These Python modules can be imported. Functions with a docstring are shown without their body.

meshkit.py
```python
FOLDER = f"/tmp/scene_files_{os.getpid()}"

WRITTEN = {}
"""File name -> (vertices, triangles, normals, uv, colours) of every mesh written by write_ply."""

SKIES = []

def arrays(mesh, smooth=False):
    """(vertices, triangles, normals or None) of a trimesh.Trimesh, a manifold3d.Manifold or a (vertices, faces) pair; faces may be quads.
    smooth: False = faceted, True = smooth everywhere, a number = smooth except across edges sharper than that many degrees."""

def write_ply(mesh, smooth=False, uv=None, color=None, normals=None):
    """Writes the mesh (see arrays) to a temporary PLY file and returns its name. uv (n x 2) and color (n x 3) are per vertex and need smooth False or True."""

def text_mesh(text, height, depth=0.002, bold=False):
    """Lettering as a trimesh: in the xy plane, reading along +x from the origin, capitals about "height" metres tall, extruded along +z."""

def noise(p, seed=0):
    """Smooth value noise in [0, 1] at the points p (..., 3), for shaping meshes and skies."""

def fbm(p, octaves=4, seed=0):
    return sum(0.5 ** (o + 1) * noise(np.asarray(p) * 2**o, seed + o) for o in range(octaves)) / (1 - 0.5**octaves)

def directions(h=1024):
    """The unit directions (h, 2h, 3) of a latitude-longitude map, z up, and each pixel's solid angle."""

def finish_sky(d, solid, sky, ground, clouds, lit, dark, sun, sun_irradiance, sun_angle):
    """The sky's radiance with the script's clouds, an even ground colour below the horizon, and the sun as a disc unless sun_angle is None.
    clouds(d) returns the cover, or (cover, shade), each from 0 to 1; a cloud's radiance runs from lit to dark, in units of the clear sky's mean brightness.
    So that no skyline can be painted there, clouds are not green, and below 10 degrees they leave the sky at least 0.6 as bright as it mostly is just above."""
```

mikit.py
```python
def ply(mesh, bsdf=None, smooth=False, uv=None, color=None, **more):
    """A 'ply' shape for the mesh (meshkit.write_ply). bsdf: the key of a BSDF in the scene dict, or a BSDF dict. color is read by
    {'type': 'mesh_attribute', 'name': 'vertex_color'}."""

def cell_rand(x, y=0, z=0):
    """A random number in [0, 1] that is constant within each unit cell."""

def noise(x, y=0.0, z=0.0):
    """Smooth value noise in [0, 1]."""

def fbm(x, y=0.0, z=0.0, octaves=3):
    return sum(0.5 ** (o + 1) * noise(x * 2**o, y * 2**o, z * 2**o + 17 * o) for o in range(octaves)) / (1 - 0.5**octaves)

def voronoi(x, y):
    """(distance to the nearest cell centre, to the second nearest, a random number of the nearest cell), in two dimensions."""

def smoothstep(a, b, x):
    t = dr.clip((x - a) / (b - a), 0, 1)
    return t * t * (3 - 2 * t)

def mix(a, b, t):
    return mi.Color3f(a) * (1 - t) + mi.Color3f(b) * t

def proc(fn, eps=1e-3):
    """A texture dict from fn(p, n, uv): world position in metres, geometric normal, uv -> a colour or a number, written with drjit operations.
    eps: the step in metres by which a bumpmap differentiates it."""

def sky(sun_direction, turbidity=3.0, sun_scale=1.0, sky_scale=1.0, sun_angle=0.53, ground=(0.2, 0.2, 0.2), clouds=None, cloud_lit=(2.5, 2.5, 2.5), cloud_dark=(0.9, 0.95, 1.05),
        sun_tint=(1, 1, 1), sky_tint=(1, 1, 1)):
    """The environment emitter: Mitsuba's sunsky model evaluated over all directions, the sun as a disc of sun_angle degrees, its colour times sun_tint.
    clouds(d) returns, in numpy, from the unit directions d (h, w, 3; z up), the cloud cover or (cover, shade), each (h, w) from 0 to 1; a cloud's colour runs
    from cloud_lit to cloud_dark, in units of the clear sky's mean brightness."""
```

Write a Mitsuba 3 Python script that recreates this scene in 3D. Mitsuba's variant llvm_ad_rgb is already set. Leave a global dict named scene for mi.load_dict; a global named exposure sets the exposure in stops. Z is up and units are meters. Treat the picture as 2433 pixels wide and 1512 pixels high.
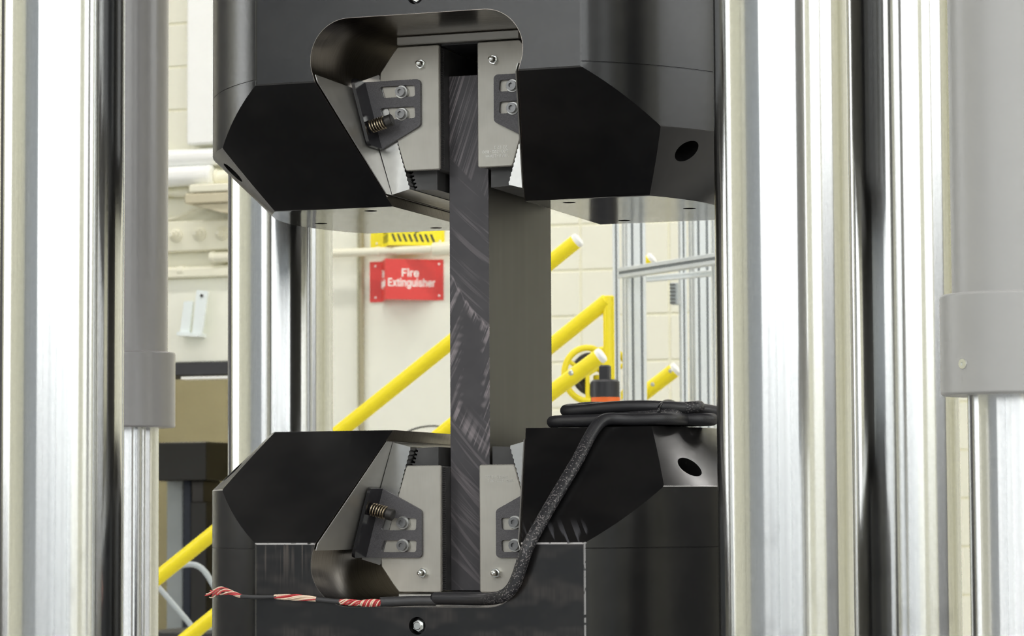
import math
import numpy as np
import trimesh
import shapely
from shapely.geometry import Polygon, Point, box as sbox
import manifold3d as m3
import mitsuba as mi
import drjit as dr
import mikit
import meshkit

T = mi.ScalarTransform4f
scene, labels = {}, {}
rng = np.random.default_rng(7)

# ------------------------------------------------------------------ camera
CAM = np.array([0.91663, -2.62972, -0.07888])
YAW, PITCH, ROLL, FPX = 0.33140, 0.06760, 0.00550, 6904.8
_f = np.array([-math.sin(YAW) * math.cos(PITCH), math.cos(YAW) * math.cos(PITCH), math.sin(PITCH)])
_r = np.array([math.cos(YAW), math.sin(YAW), 0.0])
_d = np.cross(_f, _r)
_c, _s = math.cos(ROLL), math.sin(ROLL)
AX = np.array([_c * _r + _s * _d, -_s * _r + _c * _d, _f])
scene['camera'] = {'type': 'thinlens', 'fov': math.degrees(2 * math.atan(1216.5 / FPX)), 'fov_axis': 'x',
                   'near_clip': 0.05, 'far_clip': 100.0, 'aperture_radius': 0.0014, 'focus_distance': 2.72,
                   'to_world': T().look_at(origin=CAM.tolist(), target=(CAM + _f).tolist(), up=(-AX[1]).tolist())}
exposure = -0.02


def ray(u, v):
    return np.array([(u - 1216.5) / FPX, (v - 756) / FPX, 1.0]) @ AX


def hit(u, v, point, normal):
    d = ray(u, v)
    n = np.asarray(normal, float)
    return CAM + d * (np.dot(np.asarray(point) - CAM, n) / np.dot(d, n))


def at(u, v, y):
    """The point of the plane y = const that the photograph shows there."""
    return hit(u, v, (0, y, 0), (0, 1, 0))


def level(u, v, z):
    return hit(u, v, (0, 0, z), (0, 0, 1))


# ------------------------------------------------------------------ lights of the hall (lamps and windows)
LAMP = 22.0
WINDOW = 2.9
lamp_em = {'type': 'area', 'radiance': {'type': 'rgb', 'value': [LAMP, LAMP * .965, LAMP * .935]}}
window_em = {'type': 'area', 'radiance': {'type': 'rgb', 'value': [WINDOW * .96, WINDOW * .985, WINDOW]}}

# ------------------------------------------------------------------ materials
mix, sst, noise, fbm = mikit.mix, mikit.smoothstep, mikit.noise, mikit.fbm


def mat(key, base, rough, metallic=0.0, spec=0.5, **more):
    b = base if isinstance(base, dict) else {'type': 'rgb', 'value': list(base)}
    scene[key] = {'type': 'twosided', 'bsdf': {'type': 'principled', 'base_color': b, 'roughness': rough, 'metallic': metallic, 'specular': spec, **more}}
    return key


R, D0, D1, RB, H1, H2, GAP, SW = 0.275, 0.227, 0.1172, 0.2188, 0.1036, 0.0544, 0.2084, 0.0647


def black_oxide(p, n, uv):
    a = fbm(p.x * 22, p.y * 22, p.z * 22)
    b = noise(p.x * 260, p.y * 260, p.z * 30)
    c = mix((0.004, 0.004, 0.0045), (0.009, 0.0085, 0.0085), sst(0.3, 0.7, a))
    # pale rub marks on the lower front face
    h = -p.z
    face = sst(-0.2262, -0.2269, p.y) * dr.select(p.z < 0, 1.0, 0.0)
    rub = sst(0.5, 0.85, noise(p.x * 620, 3.0, p.z * 25)) * sst(0.150, 0.104, h) * face * sst(0.02, -0.12, p.x)
    rub2 = sst(0.45, 0.75, fbm(p.x * 34 + 7, 1.0, p.z * 48)) * (0.5 + 0.5 * noise(p.x * 700, 2.0, p.z * 60)) * face * 0.35
    c = mix(c, (0.095, 0.078, 0.068), dr.clip(rub * 0.6 + rub2 * 0.8, 0, 1))
    # bare metal on the worn edges, with the glint they catch painted in
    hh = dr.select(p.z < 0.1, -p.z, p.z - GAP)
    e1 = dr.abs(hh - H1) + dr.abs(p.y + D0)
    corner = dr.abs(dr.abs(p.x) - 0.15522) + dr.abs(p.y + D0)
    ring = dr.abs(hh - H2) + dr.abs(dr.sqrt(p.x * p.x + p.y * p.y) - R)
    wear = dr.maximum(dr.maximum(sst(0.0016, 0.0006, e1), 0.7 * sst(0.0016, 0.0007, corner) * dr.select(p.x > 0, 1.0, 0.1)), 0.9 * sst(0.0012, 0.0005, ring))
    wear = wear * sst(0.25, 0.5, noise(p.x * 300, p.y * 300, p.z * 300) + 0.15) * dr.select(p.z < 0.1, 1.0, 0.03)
    # short scratches on the lower slope, just behind its front edge
    sl = sst(0.66, 0.85, noise(p.x * 420 - hh * 300, 0.0, hh * 45)) * sst(0.080, 0.100, hh) * sst(0.1040, 0.1034, hh) * dr.select(p.z < 0.1, 1.0, 0.0) * sst(0.07, 0.12, p.x) * sst(0.158, 0.154, p.x)
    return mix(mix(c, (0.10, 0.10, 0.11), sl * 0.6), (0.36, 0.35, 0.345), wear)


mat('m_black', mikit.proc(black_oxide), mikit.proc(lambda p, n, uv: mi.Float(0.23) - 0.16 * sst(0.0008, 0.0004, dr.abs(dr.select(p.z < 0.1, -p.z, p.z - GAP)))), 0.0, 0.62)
mat('m_black_plain', (0.018, 0.018, 0.019), 0.4, 0.0, 0.5)
mat('m_pocket', mikit.proc(lambda p, n, uv: mix((0.21, 0.185, 0.16), (0.28, 0.25, 0.22), noise(p.x * 60, p.y * 900, p.z * 60))), 0.22, 1.0)


def jaw_plate_col(p, n, uv):
    a = fbm(p.x * 60, p.y * 60, p.z * 60)
    b = noise(p.x * 900, p.y * 50, p.z * 90)
    return mix((0.405, 0.388, 0.345), (0.465, 0.448, 0.402), dr.clip(a * 0.8 + b * 0.25, 0, 1))


mat('m_jaw_plate', mikit.proc(jaw_plate_col), 0.46, 0.62)
mat('m_jaw_black', mikit.proc(lambda p, n, uv: mix((0.03, 0.03, 0.03), (0.075, 0.073, 0.072), fbm(p.x * 50, p.y * 50, p.z * 50))), 0.45, 0.2, 0.5)
mat('m_steel', mikit.proc(lambda p, n, uv: mix((0.46, 0.455, 0.44), (0.55, 0.545, 0.525), fbm(p.x * 90, p.y * 20, p.z * 90))), 0.24, 1.0)
mat('m_wear_plate', mikit.proc(lambda p, n, uv: mix((0.42, 0.41, 0.385), (0.50, 0.49, 0.46), fbm(p.x * 30, p.y * 30, p.z * 30))), 0.42, 0.85)
mat('m_bracket', mikit.proc(lambda p, n, uv: mix((0.065, 0.062, 0.067), (0.115, 0.111, 0.117), noise(p.x * 1500, p.y * 1500, p.z * 1500))), 0.5, 0.3, 0.5)
mat('m_gloss_black', (0.008, 0.008, 0.010), 0.16, 0.0, 0.6)
mat('m_bolt', (0.20, 0.20, 0.20), 0.32, 0.8)
mat('m_washer', (0.48, 0.48, 0.46), 0.35, 0.9)
mat('m_zinc', (0.72, 0.73, 0.70), 0.22, 1.0)
mat('m_spring', (0.42, 0.35, 0.25), 0.28, 1.0)
mat('m_dark_steel', (0.05, 0.047, 0.045), 0.4, 0.5)


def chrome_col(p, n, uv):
    # fine upright reflections painted in as streaks, and hand smears low on the columns
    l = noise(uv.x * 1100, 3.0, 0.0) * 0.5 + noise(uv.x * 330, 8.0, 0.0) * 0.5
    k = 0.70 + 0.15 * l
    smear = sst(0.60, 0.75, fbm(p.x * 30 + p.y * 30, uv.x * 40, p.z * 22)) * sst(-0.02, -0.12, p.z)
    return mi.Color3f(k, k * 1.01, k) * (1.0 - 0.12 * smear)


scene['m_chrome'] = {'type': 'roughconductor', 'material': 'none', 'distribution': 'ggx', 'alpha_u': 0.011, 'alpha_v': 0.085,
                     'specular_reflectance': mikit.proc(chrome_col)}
scene['m_rod'] = {'type': 'roughconductor', 'material': 'none', 'distribution': 'ggx', 'alpha_u': 0.01, 'alpha_v': 0.2,
                  'specular_reflectance': {'type': 'rgb', 'value': [0.78, 0.79, 0.79]}}
mat('m_grey_paint', mikit.proc(lambda p, n, uv: mix((0.285, 0.275, 0.275), (0.30, 0.29, 0.288), fbm(p.x * 40, p.y * 40, p.z * 40))), 0.25, 0.0, 0.7)
mat('m_grey_paint_light', mikit.proc(lambda p, n, uv: mix((0.345, 0.342, 0.335), (0.36, 0.357, 0.348), fbm(p.x * 40, p.y * 40, p.z * 40))), 0.36, 0.0, 0.5)


def specimen_col(p, n, uv):
    front = dr.select(p.y < -0.0868, 1.0, 0.0)
    z, x = p.z, p.x
    base = mix((0.046, 0.043, 0.047), (0.066, 0.062, 0.066), fbm(x * 60, 1.0, z * 60))
    # zones of the hand-ground face, parted by slanting lines
    u = x + 0.0195
    arc = dr.sin(u * (math.pi / 0.039))
    l1 = z - (0.2576 - 1.126 * u)
    l2 = z - (0.1487 - 1.36 * u - 0.006 * arc)
    l3 = z - (0.0155 - 1.14 * u - 0.003 * arc)
    za = sst(-0.002, 0.002, l1)                                  # top zone: strokes
    zb = sst(0.002, -0.002, l2) * sst(-0.004, 0.004, l3)         # middle zone: combs of light strokes along both edges

    def strokes(slope, fine, seed, curve):
        # light strokes running up to the right
        q = z - slope * x + curve * dr.sin((x + 0.02) * 80)
        return noise(q * fine, seed, x * 25) * 0.7 + noise(q * fine * 2.3, seed + 5, x * 40) * 0.3
    s1 = sst(0.48, 0.72, 0.55 * strokes(3.0, 330, 2.0, 0.002) + 0.45 * strokes(3.0, 170, 4.0, 0.002))
    left = dr.maximum(sst(-0.006, -0.018, x - 0.002 * dr.sin(z * 800)), 0.9 * sst(-0.014, -0.001, l2))
    right = dr.maximum(sst(0.011, 0.0185, x + 0.002 * dr.sin(z * 620)), 0.8 * sst(0.030, 0.004, l3))
    s2 = sst(0.46, 0.72, strokes(2.3, 200, 9.0, 0.003)) * dr.clip(left + 0.9 * right, 0, 1)
    s3 = sst(0.55, 0.85, strokes(-0.9, 330, 14.0, 0.001)) * 0.3
    seam = sst(0.0026, 0.0, dr.abs(l2 + 0.0015 + 0.0012 * dr.sin(x * 900))) * noise(x * 300, 2.0, z * 120)
    low = sst(0.03, -0.01, z) * sst(0.55, 0.8, strokes(-1.2, 200, 21.0, 0.001)) * 0.3
    w = za * s1 * (0.30 + 0.75 * sst(0.004, -0.018, x)) + zb * s2 * 0.95 + (1 - za) * (1 - zb) * s3 + 0.7 * seam + low
    f = mix(base, (0.235, 0.205, 0.215), dr.clip(w, 0, 1))
    side = mix((0.030, 0.0285, 0.025), (0.038, 0.036, 0.032), fbm(p.y * 90, x * 40, z * 6))
    return mix(side, f, front)


mat('m_specimen', mikit.proc(specimen_col), 0.42, 0.35, 0.5)

CREAM = (0.80, 0.79, 0.66)


def wall_col(p, n, uv):
    return mix((0.78, 0.77, 0.645), (0.83, 0.82, 0.705), fbm(p.x * 1.3, p.y * 1.3, p.z * 1.3))


mat('m_wall', mikit.proc(wall_col), 0.55)
mat('m_wall_smooth', mikit.proc(lambda p, n, uv: mix((0.80, 0.80, 0.695), (0.835, 0.835, 0.75), fbm(p.x * 1.7, p.y, p.z * 0.9))), 0.5)
mat('m_mortar', (0.78, 0.76, 0.60), 0.7)
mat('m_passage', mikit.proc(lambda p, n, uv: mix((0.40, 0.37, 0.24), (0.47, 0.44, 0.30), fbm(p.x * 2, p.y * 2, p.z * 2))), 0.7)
mat('m_cream', (0.78, 0.76, 0.62), 0.4)
mat('m_cream_dark', (0.55, 0.50, 0.36), 0.5)
mat('m_pier_shadow', (0.36, 0.33, 0.22), 0.5)  # dark olive for the shadow at the stepped pier edge
mat('m_white', (0.86, 0.87, 0.85), 0.35)
mat('m_pale_blue', (0.78, 0.84, 0.84), 0.35)
mat('m_yellow', (0.92, 0.76, 0.015), 0.35)
mat('m_red', (0.70, 0.05, 0.045), 0.4)
mat('m_sign_yellow', (0.93, 0.80, 0.015), 0.4)
mat('m_orange', (0.90, 0.16, 0.02), 0.5)
mat('m_ink', (0.02, 0.02, 0.02), 0.5)
mat('m_rubber', (0.03, 0.03, 0.032), 0.5)
mat('m_plastic_black', (0.022, 0.022, 0.026), 0.4)
mat('m_blue_black', (0.012, 0.02, 0.04), 0.4)
mat('m_hose_grey', (0.42, 0.46, 0.48), 0.35)
mat('m_alu', (0.76, 0.80, 0.815), 0.36, 0.2)
mat('m_slot_shade', (0.24, 0.26, 0.27), 0.5, 0.3)  # dark tone that stands for shade inside the profile slots
mat('m_floor', mikit.proc(lambda p, n, uv: mix((0.34, 0.335, 0.33), (0.42, 0.415, 0.405), fbm(p.x * 2, p.y * 2, p.z))), 0.4)
mat('m_ceiling', (0.55, 0.55, 0.55), 0.8)
mat('m_hall_wall', mikit.proc(lambda p, n, uv: mix((0.70, 0.69, 0.54), (0.75, 0.74, 0.60), fbm(p.x * 1.0, p.y * 1.0, p.z * 0.4))), 0.6)
mat('m_hall_grey', (0.40, 0.44, 0.50), 0.5)
mat('m_window_frame', (0.62, 0.64, 0.66), 0.4)
mat('m_door_dark', (0.09, 0.09, 0.10), 0.5)
mat('m_copper_red', (0.50, 0.045, 0.05), 0.35)
mat('m_wire_cream', (0.74, 0.58, 0.44), 0.35)
mat('m_shrink', (0.035, 0.035, 0.037), 0.45)
mat('m_hole', (0.006, 0.006, 0.006), 0.6)


def braid_col(p, n, uv):
    # uv.x metres along the sleeve, uv.y around it in turns
    a = uv.x * 640 + uv.y * 24
    b = uv.x * 640 - uv.y * 24
    fa, fb = a - dr.floor(a), b - dr.floor(b)
    cell = mikit.cell_rand(dr.floor(a), dr.floor(b))
    thread = sst(0.5, 0.1, dr.abs(fa - 0.5)) * 0.5 + sst(0.5, 0.1, dr.abs(fb - 0.5)) * 0.5
    patch = sst(0.40, 0.62, noise(uv.x * 9, 4.0, 0.0))
    fleck = dr.select(cell > 0.80, 1.0, 0.0) * sst(0.2, 0.6, thread) * patch
    c = mix((0.006, 0.006, 0.007), (0.026, 0.0255, 0.029), thread)
    return mix(c, (0.16, 0.145, 0.145), fleck)


mat('m_braid', mikit.proc(braid_col), 0.42)


# ------------------------------------------------------------------ helpers
def numbered(key):
    if not taken(key):
        return key
    k = 1
    while taken(f'{key}_{k:03d}'):
        k += 1
    return f'{key}_{k:03d}'


USED = set()


def taken(key):
    return key in USED


def thing(name, label=None, cat=None, group=None, kind=None):
    key = numbered(name)
    USED.add(key)
    tag(key, label, cat, group, kind)
    return key


def tag(key, label=None, cat=None, group=None, kind=None):
    d = {}
    if label: d['label'] = label
    if cat: d['category'] = cat
    if group: d['group'] = group
    if kind: d['kind'] = kind
    if d: labels[key] = d


def part(parent, name, mesh, m, smooth=30, label=None, kind=None, **kw):
    key = numbered(f'{parent}__{name}')
    USED.add(key)
    put(key, mesh, m, smooth, **kw)
    tag(key, label, None, None, kind)
    return key


def put(key, mesh, m, smooth=30, **kw):
    USED.add(key)
    scene[key] = mesh if isinstance(mesh, dict) else mikit.ply(mesh, m, smooth=smooth, **kw)
    return key


def single(name, mesh, m, label, cat, smooth=30, group=None, kind=None, **kw):
    key = thing(name, label, cat, group, kind)
    put(key, mesh, m, smooth, **kw)
    return key


def struct(name, mesh, m, label=None, **kw):
    key = thing(name, label, None, None, 'structure')
    put(key, mesh, m, kw.pop('smooth', False), **kw)
    return key


def cat_(*ms):
    return trimesh.util.concatenate([tm(m) for m in ms])


def tm(m):
    if isinstance(m, m3.Manifold):
        q = m.to_mesh()
        return trimesh.Trimesh(np.array(q.vert_properties[:, :3]), np.array(q.tri_verts), process=False)
    return m


def bx(x0, x1, y0, y1, z0, z1, b=0.0):
    lo, hi = np.array([x0, y0, z0], float), np.array([x1, y1, z1], float)
    if b <= 0:
        return trimesh.creation.box(bounds=[lo, hi])
    pts = []
    for k in range(3):
        l, h = lo + b, hi - b
        l[k], h[k] = lo[k], hi[k]
        pts += [[(l if i else h)[0], (l if j else h)[1], (l if q else h)[2]] for i in (0, 1) for j in (0, 1) for q in (0, 1)]
    return trimesh.convex.convex_hull(np.array(pts))


def prism(poly, y0, y1, bevel=0.0):
    """A polygon of the xz plane, extruded from y0 (towards the camera) to y1."""
    if not isinstance(poly, Polygon):
        poly = Polygon(poly)
    if bevel > 0:
        inner = poly.buffer(-bevel, join_style=2)
        P = [[x, y0, z] for x, z in inner.exterior.coords] + [[x, y0 + bevel, z] for x, z in poly.exterior.coords] + [[x, y1, z] for x, z in poly.exterior.coords]
        return trimesh.convex.convex_hull(np.array(P))
    m = trimesh.creation.extrude_polygon(poly, y1 - y0, engine='earcut')
    v = m.vertices.copy()
    m.vertices = np.c_[v[:, 0], y1 - v[:, 2], v[:, 1]]
    return m


def rounded(poly, r, n=6):
    return Polygon(poly).buffer(-r, join_style=2).buffer(r, quad_segs=n)


def lathe(profile, n=64, center=(0, 0, 0)):
    m = trimesh.creation.revolve(np.array(profile, float), sections=n)
    m.apply_translation(center)
    return m


def orient(m, a, b):
    """Moves a mesh that lies along +z from the origin so that it starts at a and points to b."""
    a, b = np.asarray(a, float), np.asarray(b, float)
    M = trimesh.geometry.align_vectors([0, 0, 1], (b - a) / np.linalg.norm(b - a))
    M[:3, 3] = a
    m = m.copy()
    m.apply_transform(M)
    return m


def rod(a, b, r, n=20, cap=None):
    L = np.linalg.norm(np.asarray(b, float) - np.asarray(a, float))
    c = min(r * 0.15, L * 0.2)
    return orient(lathe([[0, 0], [r - c, 0], [r, c], [r, L - c], [r - c, L], [0, L]], n), a, b)


def spline(pts, n=120):
    from scipy.interpolate import CubicSpline
    pts = np.asarray(pts, float)
    t = np.r_[0, np.cumsum(np.linalg.norm(np.diff(pts, axis=0), axis=1) ** 0.5)]
    s = CubicSpline(t, pts)(np.linspace(0, t[-1], n * 4))
    d = np.r_[0, np.cumsum(np.linalg.norm(np.diff(s, axis=0), axis=1))]
    return np.c_[[np.interp(np.linspace(0, d[-1], n), d, s[:, k]) for k in range(3)]].T


def tube(path, r, sides=14, caps=True):
    """(mesh, uv): a tube along the path; uv = (metres along, turns around)."""
    p = np.asarray(path, float)
    t = np.gradient(p, axis=0)
    t /= np.linalg.norm(t, axis=1, keepdims=True)
    a = np.cross(t[0], [0.3, 0.2, 0.9]); a /= np.linalg.norm(a)
    A = []
    for k in range(len(p)):
        a = a - t[k] * np.dot(a, t[k]); a /= np.linalg.norm(a); A.append(a)
    A = np.array(A); B = np.cross(t, A)
    rr = np.broadcast_to(r, (len(p),))
    ang = np.arange(sides + 1) * 2 * np.pi / sides
    v = p[:, None] + rr[:, None, None] * (np.cos(ang)[None, :, None] * A[:, None] + np.sin(ang)[None, :, None] * B[:, None])
    L = np.r_[0, np.cumsum(np.linalg.norm(np.diff(p, axis=0), axis=1))]
    uv = np.stack(np.broadcast_arrays(L[:, None], (ang / (2 * np.pi))[None, :]), -1).reshape(-1, 2)
    i, j = np.meshgrid(np.arange(len(p) - 1), np.arange(sides), indexing='ij')
    w = sides + 1
    q = np.stack([i * w + j, i * w + j + 1, (i + 1) * w + j + 1, (i + 1) * w + j], -1).reshape(-1, 4)
    V, F = [v.reshape(-1, 3)], [q[:, [0, 1, 2]], q[:, [0, 2, 3]]]
    if caps:
        n0 = len(V[0])
        V.append(p[[0, -1]])
        uv = np.vstack([uv, [[0, 0], [L[-1], 0]]])
        e = (len(p) - 1) * w
        F.append(np.array([[n0, k + 1, k] for k in range(sides)]))
        F.append(np.array([[n0 + 1, e + k, e + k + 1] for k in range(sides)]))
    return trimesh.Trimesh(np.vstack(V), np.vstack(F), process=False), uv


def polished_cylinder(x, y, r, z0, z1, n=160, edge=0.0):
    """A vertical cylinder whose uv runs around (u) and along (v), for the circumferential polish."""
    a0 = math.atan2(y - CAM[1], x - CAM[0])
    ang = a0 + np.arange(n + 1) * 2 * np.pi / n
    zs = np.array([z0, z1])
    v = np.array([[x + r * math.cos(a), y + r * math.sin(a), z] for z in zs for a in ang])
    nrm = np.array([[math.cos(a), math.sin(a), 0] for z in zs for a in ang])
    uv = np.array([[(a - a0) * r, z] for z in zs for a in ang])
    w = n + 1
    F = []
    for k in range(n):
        F += [[k, k + 1, w + k + 1], [k, w + k + 1, w + k]]
    m = trimesh.Trimesh(v, np.array(F), process=False)
    d = mikit.ply(m, None, smooth=True, uv=uv)
    return d


# ------------------------------------------------------------------ the hall
FLOOR, CEIL, YB, YF, XL, XR = -1.5, 5.2, 9.47, -9.0, -9.5, 8.5
struct('floor', bx(XL - .2, XR + .2, YF - .2, YB + 6, FLOOR - .1, FLOOR), 'm_floor')
struct('ceiling', bx(XL - .2, XR + .2, YF - .2, YB + .3, CEIL, CEIL + .1), 'm_ceiling')
struct('wall_left', bx(XL - .2, XL, YF, YB + .3, FLOOR, CEIL), 'm_hall_wall')
struct('wall_right', bx(XR, XR + .2, YF, YB + .3, FLOOR, CEIL), 'm_hall_wall')

# back wall of concrete blocks: each block that shows is a piece of its own
jx = at(1379, 640, YB)[0]
zs = [at(1340, v, YB)[2] for v in (535.5, 643.5, 752, 862)]
PZ = (zs[0] - zs[3]) / 3
PX = PZ * 2
z00 = zs[0] + 12 * PZ
door_x1, door_z1 = at(560, 862, YB)[0] + .15, at(470, 862, YB)[2]
door_x0 = door_x1 - 2.2
JW, JD = 0.010, 0.006
wall = thing('wall_back', 'cream painted concrete block wall behind the machine', None, None, 'structure')
core = m3.Manifold.cube([XR - XL, .25, CEIL - FLOOR]).translate([XL, YB + JD, FLOOR])
core = core - m3.Manifold.cube([door_x1 - door_x0, 1, door_z1 - FLOOR]).translate([door_x0, YB - .3, FLOOR])
put(wall, tm(core), 'm_mortar', False)
block = mikit.ply(bx(-PX / 2 + JW / 2, PX / 2 - JW / 2, 0, JD + .01, -PZ / 2 + JW / 2, PZ / 2 - JW / 2, .003), 'm_wall')
far_blocks = []
for i in range(-20, 32):
    for k in range(0, 48):
        cx, cz = jx + (i + .5) * PX, z00 - (k + .5) * PZ
        if cz - PZ / 2 < FLOOR or cz + PZ / 2 > CEIL or cx - PX / 2 < XL or cx + PX / 2 > XR:
            continue
        if cx + PX / 2 > door_x0 - .08 and cx - PX / 2 < door_x1 + .08 and cz - PZ / 2 < door_z1 + .2:
            continue
        if -5.6 < cx < -1.8 and -.2 < cz < 2.6:
            if at(640, 640, YB)[0] < cx - PX / 2 and cx + PX / 2 < at(1290, 640, YB)[0]:
                pass
            else:
                part(wall, 'block', {**block, 'to_world': T().translate([cx, YB, cz])}, None)
                continue
        far_blocks.append(bx(cx - PX / 2 + JW / 2, cx + PX / 2 - JW / 2, YB, YB + JD + .01, cz - PZ / 2 + JW / 2, cz + PZ / 2 - JW / 2))
part(wall, 'block', cat_(*far_blocks), 'm_wall', False, kind='stuff')
# plastered pier in the middle of the wall, and the plastered lintel above the doorway
part(wall, 'pier', bx(at(610, 640, YB)[0], at(856, 640, YB)[0], YB - .035, YB + .02, FLOOR, CEIL, .004), 'm_wall_smooth', False)
part(wall, 'pier', bx(at(862, 640, YB)[0], at(1285, 640, YB)[0], YB - .045, YB + .02, FLOOR, CEIL, .004), 'm_wall_smooth', False)
lx0, lx1 = door_x0 - .3, at(610, 640, YB)[0] - .01
lz = [at(470, v, YB)[2] for v in (522, 603, 662, 860)]
part(wall, 'lintel', bx(lx0, lx1, YB - .03, YB + .02, door_z1, lz[2], .004), 'm_wall_smooth', False)
part(wall, 'ledge', bx(lx0, lx1, YB - .07, YB + .02, lz[2], lz[2] + .035, .006), 'm_cream', False)
# doorway trim and the passage behind it
struct('trim_1', bx(door_x0 - .05, door_x1 + .05, YB - .045, YB + .3, at(470, 893, YB)[2], door_z1, .004), 'm_plastic_black', 'black steel door header over the doorway at the left')
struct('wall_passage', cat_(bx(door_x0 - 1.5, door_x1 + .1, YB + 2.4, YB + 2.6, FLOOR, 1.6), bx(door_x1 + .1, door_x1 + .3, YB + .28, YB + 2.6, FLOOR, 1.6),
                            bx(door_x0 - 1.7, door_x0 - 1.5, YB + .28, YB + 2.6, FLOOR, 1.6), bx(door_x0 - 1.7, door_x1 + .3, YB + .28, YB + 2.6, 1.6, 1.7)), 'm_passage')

# front wall (behind the camera) with its row of windows
WZ0, WZ1 = 1.0, 4.2
NW = [0]


def window(wall, u0, u1, bars, WZ0=WZ0, WZ1=WZ1):
    """A window of the hall in the front, left or right wall, from u0 to u1 along it, with slim upright bars."""
    NW[0] += 1
    def P(ua, ub, d0, d1, z0, z1):
        if wall == 'front':
            return bx(ua, ub, YF + d0, YF + d1, z0, z1)
        if wall == 'left':
            return bx(XL + d0, XL + d1, ua, ub, z0, z1)
        return bx(XR - d1, XR - d0, ua, ub, z0, z1)
    f = [P(u0 - .05, u0, 0, .07, WZ0, WZ1), P(u1, u1 + .05, 0, .07, WZ0, WZ1), P(u0 - .05, u1 + .05, 0, .07, WZ0 - .06, WZ0), P(u0 - .05, u1 + .05, 0, .07, WZ1, WZ1 + .06)]
    for k in range(1, bars):
        c = u0 + (u1 - u0) * k / bars
        f.append(P(c - .018, c + .018, .02, .06, WZ0, WZ1))
    w = struct(f'window_{NW[0]}', cat_(*f), 'm_window_frame')
    q = [(u0, WZ0), (u1, WZ0), (u1, WZ1), (u0, WZ1)]
    V = [[u, YF + .015, z] for u, z in q] if wall == 'front' else [[(XL + .015) if wall == 'left' else (XR - .015), u, z] for u, z in q]
    m = trimesh.Trimesh(V, [[0, 2, 1], [0, 3, 2]])
    want = {'front': [0, 1, 0], 'left': [1, 0, 0], 'right': [-1, 0, 0]}[wall]
    if np.dot(m.face_normals[0], want) < 0:
        m = trimesh.Trimesh(V, [[0, 1, 2], [0, 2, 3]])
    part(w, 'pane', mikit.ply(m, 'm_white', emitter=window_em), None)


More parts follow.
